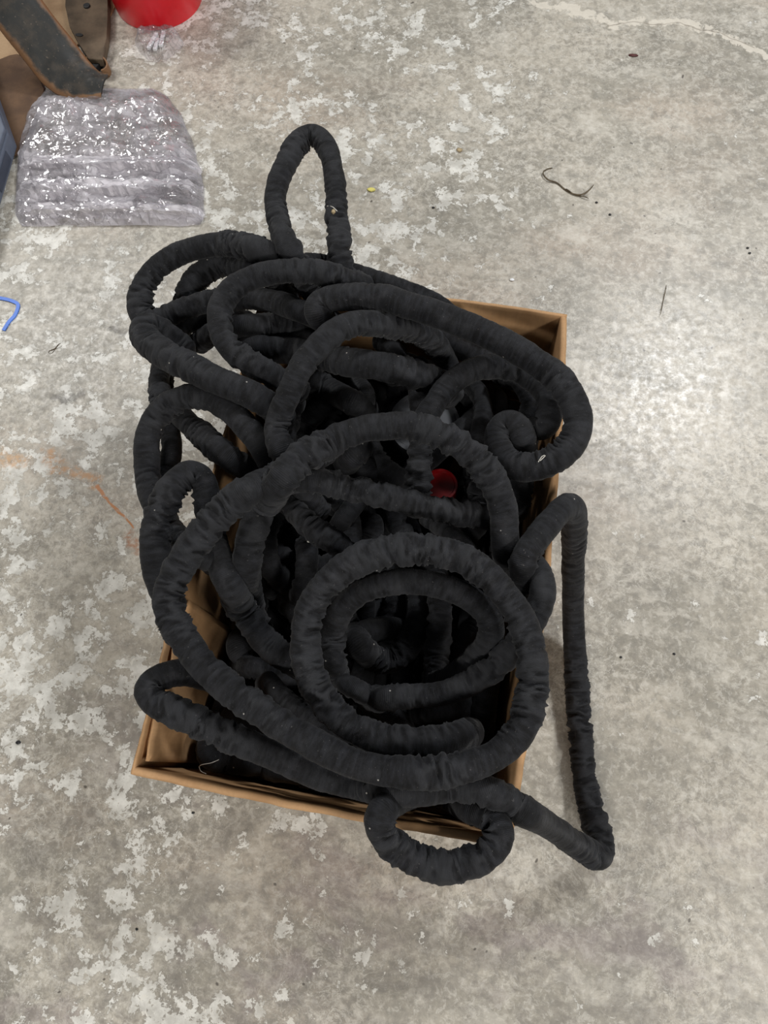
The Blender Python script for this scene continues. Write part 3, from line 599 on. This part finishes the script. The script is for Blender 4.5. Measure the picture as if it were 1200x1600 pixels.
K = P(31, 236, 0); e1 = nrm(P(0, 150, 0)-K); e2 = nrm(P(0, 345, 0)-K); hgt_ = .075
t = thing('plastic_case', 'blue grey plastic case at the left edge beside the clear plastic bag', 'case', tuple(K))
def q4(a0, a1, b0, b1): return [tuple((K+e1*a+e2*b)[:2]) for a, b in ((a0, b0), (a1, b0), (a1, b1), (a0, b1))]
o = frombm('body', prism(q4(0, .42, 0, .36), .0125, hgt_-.014, .004), MAT['grey'], t); local(o)
o = frombm('lid', prism(q4(.003, .417, .003, .357), hgt_-.012, hgt_, .003), MAT['grey'], t); local(o)
o = frombm('lid_panel', prism(q4(.03, .39, .03, .33), hgt_-.001, hgt_+.004, .002), MAT['grey_dark'], t); local(o)
for k in range(2):
    a0 = .05+.14*k; f0 = [K-e1*0+e2*(a0)+e1*-.0015, K+e2*(a0+.11)+e1*-.0015]
    n1 = -e1; pp = [tuple((f0[0])[:2]), tuple((f0[1])[:2]), tuple((f0[1]+n1*.003)[:2]), tuple((f0[0]+n1*.003)[:2])]
    o = frombm('side_rib', prism(pp, .022, hgt_-.024, .0006), MAT['grey_dark'], t); local(o)

# ------------------------------------------------------------------ crinkled clear plastic bags
def poly_edge(pts, v):
    p = np.array(pts, float); return np.array([np.interp(v, p[:, 1], p[:, 0])])
def sheet(name, left, right, v0, v1, nu, nv, hfun, mat, parent, seed, thick=.0):
    vs = []; fs = []
    rs = np.random.RandomState(seed)
    for j in range(nv+1):
        fv = j/nv; v = v0+(v1-v0)*fv; l = poly_edge(left, v)[0]; r = poly_edge(right, v)[0]
        for i in range(nu+1):
            fu = i/nu; jit = (rs.rand(2)-.5)*.9*(0 < i < nu)*(0 < j < nv)
            u = l+(r-l)*(fu+jit[0]/nu)+2.5*vn(fv*9, fu*0, 0, seed)*(fu < .02)-3*vn(fv*11, 2, 0, seed)*(fu > .98); vv = v+(v1-v0)*jit[1]/nv+3*vn(fu*9, 0, 0, seed)*(j in (0, nv))
            edge = min(1, 9*min(fu, 1-fu))*min(1, 9*min(fv, 1-fv)); edge = edge**.5
            q = P(u, vv, 0); z = hfun(fu, fv, edge, rs); vs.append((q[0], q[1], z))
    for j in range(nv):
        for i in range(nu):
            a = j*(nu+1)+i
            if (i+j) % 2: fs += [(a, a+1, a+nu+2), (a, a+nu+2, a+nu+1)]
            else: fs += [(a, a+1, a+nu+1), (a+1, a+nu+2, a+nu+1)]
    o = mesh(name, vs, fs, mat, parent, False)
    return o
bagL = [(62, 140), (50, 170), (38, 205), (30, 240), (27, 300), (24, 335), (38, 356)]
bagR = [(232, 140), (262, 150), (284, 180), (300, 222), (314, 270), (318, 300), (319, 338), (312, 356)]
def wr(fu, fv, s): return abs(vn(fu*7, fv*9, 0, s))+.6*abs(vn(fu*16, fv*20, 0, s+1))
t = thing('plastic_bag', 'large crinkled clear plastic bag folded flat on the floor', 'bag', (*P(170, 250, 0)[:2], 0))
o = sheet('upper_film', bagL, bagR, 141, 355, 46, 38, lambda fu, fv, e, rs: .004+e*min(1, .12+fv*4)*(.026+.020*wr(fu, fv, 5)-.014*abs(vn(fv*5.5+fu*.7, 0, 0, 9)))+.004*(rs.rand()-.5)*e, MAT['bag'], t, 1); local(o)
o = sheet('lower_film', bagL, bagR, 142, 354, 40, 36, lambda fu, fv, e, rs: .002+e*(.010+.008*wr(fu+3, fv, 15))+.002*rs.rand()*e, MAT['bag'], t, 2); local(o)
for k, (l, r, v0, v1, z) in enumerate((([(36, 262), (33, 290)], [(316, 262), (316, 290)], 264, 281, .040), ([(34, 286), (32, 330)], [(318, 286), (318, 330)], 296, 318, .034), ([(34, 325), (36, 352)], [(318, 325), (316, 352)], 330, 346, .024))):
    o = sheet('fold', l, r, v0, v1, 44, 6, lambda fu, fv, e, rs: .006+e*(z+.010*wr(fu, fv*.4, 30+k))+.003*(rs.rand()-.5), MAT['bag_fold'], t, 20+k); local(o)
t = thing('small_bag', 'small clear plastic bag of white sticks below the red bucket', 'bag', (*P(246, 74, 0)[:2], 0))
o = sheet('film', [(218, 50), (212, 74), (232, 96)], [(276, 50), (290, 72), (262, 96)], 50, 97, 30, 24, lambda fu, fv, e, rs: .003+e*(.020+.012*wr(fu, fv, 44))+.003*(rs.rand()-.5)*e, MAT['bag_thin'], t, 6); local(o)
for (a, b), lab in ((((233, 80), (246, 56)), 'leftmost white plastic stick in the small clear bag'), (((243, 82), (248, 64)), 'short middle white plastic stick in the small clear bag'), (((252, 76), (257, 53)), 'rightmost white plastic stick in the small clear bag')):
    A_, B_ = P(*a, .0), P(*b, .0); d_ = nrm(B_-A_); n_ = np.array([-d_[1], d_[0], 0])*.0055
    o = frombm('plastic_stick', prism([tuple((A_-n_)[:2]), tuple((B_-n_)[:2]), tuple((B_+n_)[:2]), tuple((A_+n_)[:2])], .003, .011, .002), MAT['white']); tag(o, lab, 'stick', 'white sticks in the small bag')

# ------------------------------------------------------------------ litter on the floor
def ribbon(name, q, wpx, hgt, mat, z0=.0005, closed=False):
    p = catmull([P(u, v, 0) for u, v in q], .004); vs = []; fs = []
    for i, c in enumerate(p):
        a = p[min(i+1, len(p)-1)]-p[max(i-1, 0)]; n_ = np.array([-a[1], a[0], 0]); n_ /= np.linalg.norm(n_)+1e-9
        f = i/(len(p)-1); w_ = wpx*(1 if name == 'plastic_strap' else .35+.65*math.sin(math.pi*min(1, f*1.0))**.5); lift = .002*(1+math.sin(f*9)) if name != 'plastic_strap' else 0
        for s_, z_ in ((-1, 0), (-1, hgt), (1, hgt), (1, 0)): vs.append(c+n_*w_/2*s_+np.array([0, 0, z0+z_+lift*(0 if f < .1 else 1)]))
    for i in range(len(p)-1):
        for j in range(4): fs.append((i*4+j, i*4+(j+1) % 4, i*4+4+(j+1) % 4, i*4+4+j))
    fs += [(0, 1, 2, 3), tuple(len(p)*4-4+k for k in (3, 2, 1, 0))]
    return mesh(name, vs, fs, mat)
def join(objs, name):
    bm = bmesh.new()
    for o in objs: bm.from_mesh(o.data)
    m_ = objs[0].data.materials[0]
    for o in objs: bpy.data.objects.remove(o)
    return frombm(name, bm, m_)
o = ribbon('plastic_strap', [(-30, 463), (4, 467), (22, 472), (29, 478), (24, 493), (15, 503), (6, 517)], .0085, .0025, MAT['blue']); tag(o, 'bent blue plastic strap at the left edge of the floor', 'strap')
o = join([ribbon('twig', [(863, 263), (853, 266), (848, 274), (856, 283), (870, 287), (884, 298), (897, 305), (909, 306), (919, 300), (927, 291)], .0035, .002, MAT['twig']), ribbon('twig', [(880, 295), (895, 304), (908, 308), (919, 312)], .002, .0015, MAT['twig'])], 'twig'); tag(o, 'curled dry brown twig lying on the floor right of the hose loop', 'twig')
o = ribbon('straw', [(1041, 446), (1036, 470), (1031, 494)], .0016, .0012, MAT['twig']); tag(o, 'thin straight dry stalk on the floor beyond the box corner', 'straw')
o = ribbon('straw', [(76, 552), (84, 547), (96, 538)], .0022, .0014, MAT['twig']); tag(o, 'tiny pale splinter on the floor left of the hose', 'splinter')
def crumb(name, u, v, rx, ry, mat, label, cat, seed, rz=.6):
    bm = bmesh.new(); bmesh.ops.create_icosphere(bm, subdivisions=2, radius=1); c = P(u, v, 0); s_ = pxm(u, v, 0); rs = random.Random(seed); ang = rs.uniform(0, 3)
    for w_ in bm.verts:
        k = 1+.35*float(vn(w_.co.x*1.7, w_.co.y*1.7, w_.co.z*1.7, seed)); x_, y_, z_ = w_.co.x*rx*s_*k, w_.co.y*ry*s_*k, w_.co.z*min(rx, ry)*s_*rz*k
        w_.co = (c[0]+x_, c[1]+y_, z_+min(rx, ry)*s_*rz*.8)
    o = frombm(name, bm, mat, None, True); tag(o, label, cat); return o
crumb('crumb', 580, 297, 7, 4, MAT['yellow'], 'pale yellow crumb on the floor right of the tall hose loop', 'crumb', 1, .4)
crumb('pebble', 718, 236, 5, 3.5, MAT['stone'], 'tiny tan pebble on the floor, left of the curled twig', 'pebble', 2)
crumb('leaf_flake', 989, 87, 7, 3, MAT['leafred'], 'dark red dry flake on the floor near the top', 'flake', 3, .4)
crumb('grit', 800, 438, 4, 2.5, MAT['white'], 'tiny white chip on the floor beyond the far rim of the box', 'chip', 4)
crumb('grit', 29, 1160, 4, 3, MAT['black_bit'], 'small dark speck of grit on the floor left of the box corner', 'grit', 5)
GL = ['dark grain of grit just below the tip of the curled twig', 'dark grain of grit between the curled twig and the dry stalk', 'right one of two dark grains level with the big coil, right of the box', 'dark grain of grit on the floor just right of the upright hose run', 'dark grain of grit on the floor just below the front left corner of the box', 'dark grain of grit far below the front left corner of the box', 'dark grain of grit on the floor right of the tall hose loop', 'upper of two dark grains near the right edge of the floor', 'lower of two dark grains near the right edge of the floor']
for k, (u, v) in enumerate(((932, 317), (953, 336), (1053, 1022), (970, 1027), (302, 1270), (214, 1452), (677, 325), (1168, 388), (1171, 396))):
    crumb('grit', u, v, 2.2, 1.8, MAT['black_bit'], GL[k], 'grit', 10+k)

# ------------------------------------------------------------------ lint caught on the hose
def onhose(u, v):
    d = ray(u, v); d = d/np.linalg.norm(d); rel = pos-CAM; tt = rel@d; dist = np.linalg.norm(rel-tt[:, None]*d, axis=1)
    ok = np.where(dist < rad*.95)[0]
    if not len(ok): ok = np.array([np.argmin(dist)])
    k = ok[np.argmin(tt[ok])]
    return CAM+d*(tt[k]-math.sqrt(max(0, (rad[k]*1.12)**2-dist[k]**2))-.001)
def thread(q, r_, mat, label):
    p = catmull([onhose(u, v) for u, v in q], .003); o = tube('thread', p, r_, mat, None, 900, None, 6, .0016, False); tag(o, label, 'lint'); return o
def tube_thin(name, p, r_, mat):
    vs = []; fs = []; n = len(p)
    for i, c in enumerate(p):
        a = nrm(p[min(i+1, n-1)]-p[max(i-1, 0)]+1e-9); u_ = nrm(np.cross(a, (0.1, .2, 1))); v_ = np.cross(a, u_)
        for j in range(5): an = j*2*math.pi/5; vs.append(c+r_*(math.cos(an)*u_+math.sin(an)*v_))
    for i in range(n-1):
        for j in range(5): fs.append((i*5+j, i*5+(j+1) % 5, i*5+5+(j+1) % 5, i*5+5+j))
    return mesh(name, vs, fs, mat)
for q, r_, lab in ((((511, 322), (519, 323), (527, 330)), .0008, 'fine white thread on the right leg of the tall hose loop'), (((311, 1198), (315, 1195), (330, 1192), (342, 1187)), .0006, 'pale loose thread on the hose in the front left corner'), (((311, 1198), (314, 1205), (322, 1209)), .0006, 'curled tail of pale thread in the front left corner'), (((841, 722), (847, 713), (852, 712), (844, 720)), .0007, 'white lint thread on the loop over the right rim')):
    try: o = tube_thin('thread', catmull([onhose(u, v) for u, v in q], .003), r_, MAT['thread']); tag(o, lab, 'thread')
    except Exception as ex: print('thread', ex)
def lint(u, v, sz, lab, mat='thread'):
    c = onhose(u, v); bm = bmesh.new(); bmesh.ops.create_icosphere(bm, subdivisions=2, radius=sz)
    for w_ in bm.verts: w_.co = Vector(c)+w_.co*(1+.5*float(vn(w_.co.x*300, w_.co.y*300, w_.co.z*300, 2)))
    tag(frombm('lint', bm, MAT[mat], None, True), lab, 'lint')
lint(521, 331, .004, 'small tan and white scrap stuck to the tall hose loop', 'stone'); lint(482, 846, .003, 'white lint tuft on the shaded hose left of the coil')
lint(298, 743, .0015, 'tiny white lint speck on the bent knee of hose')
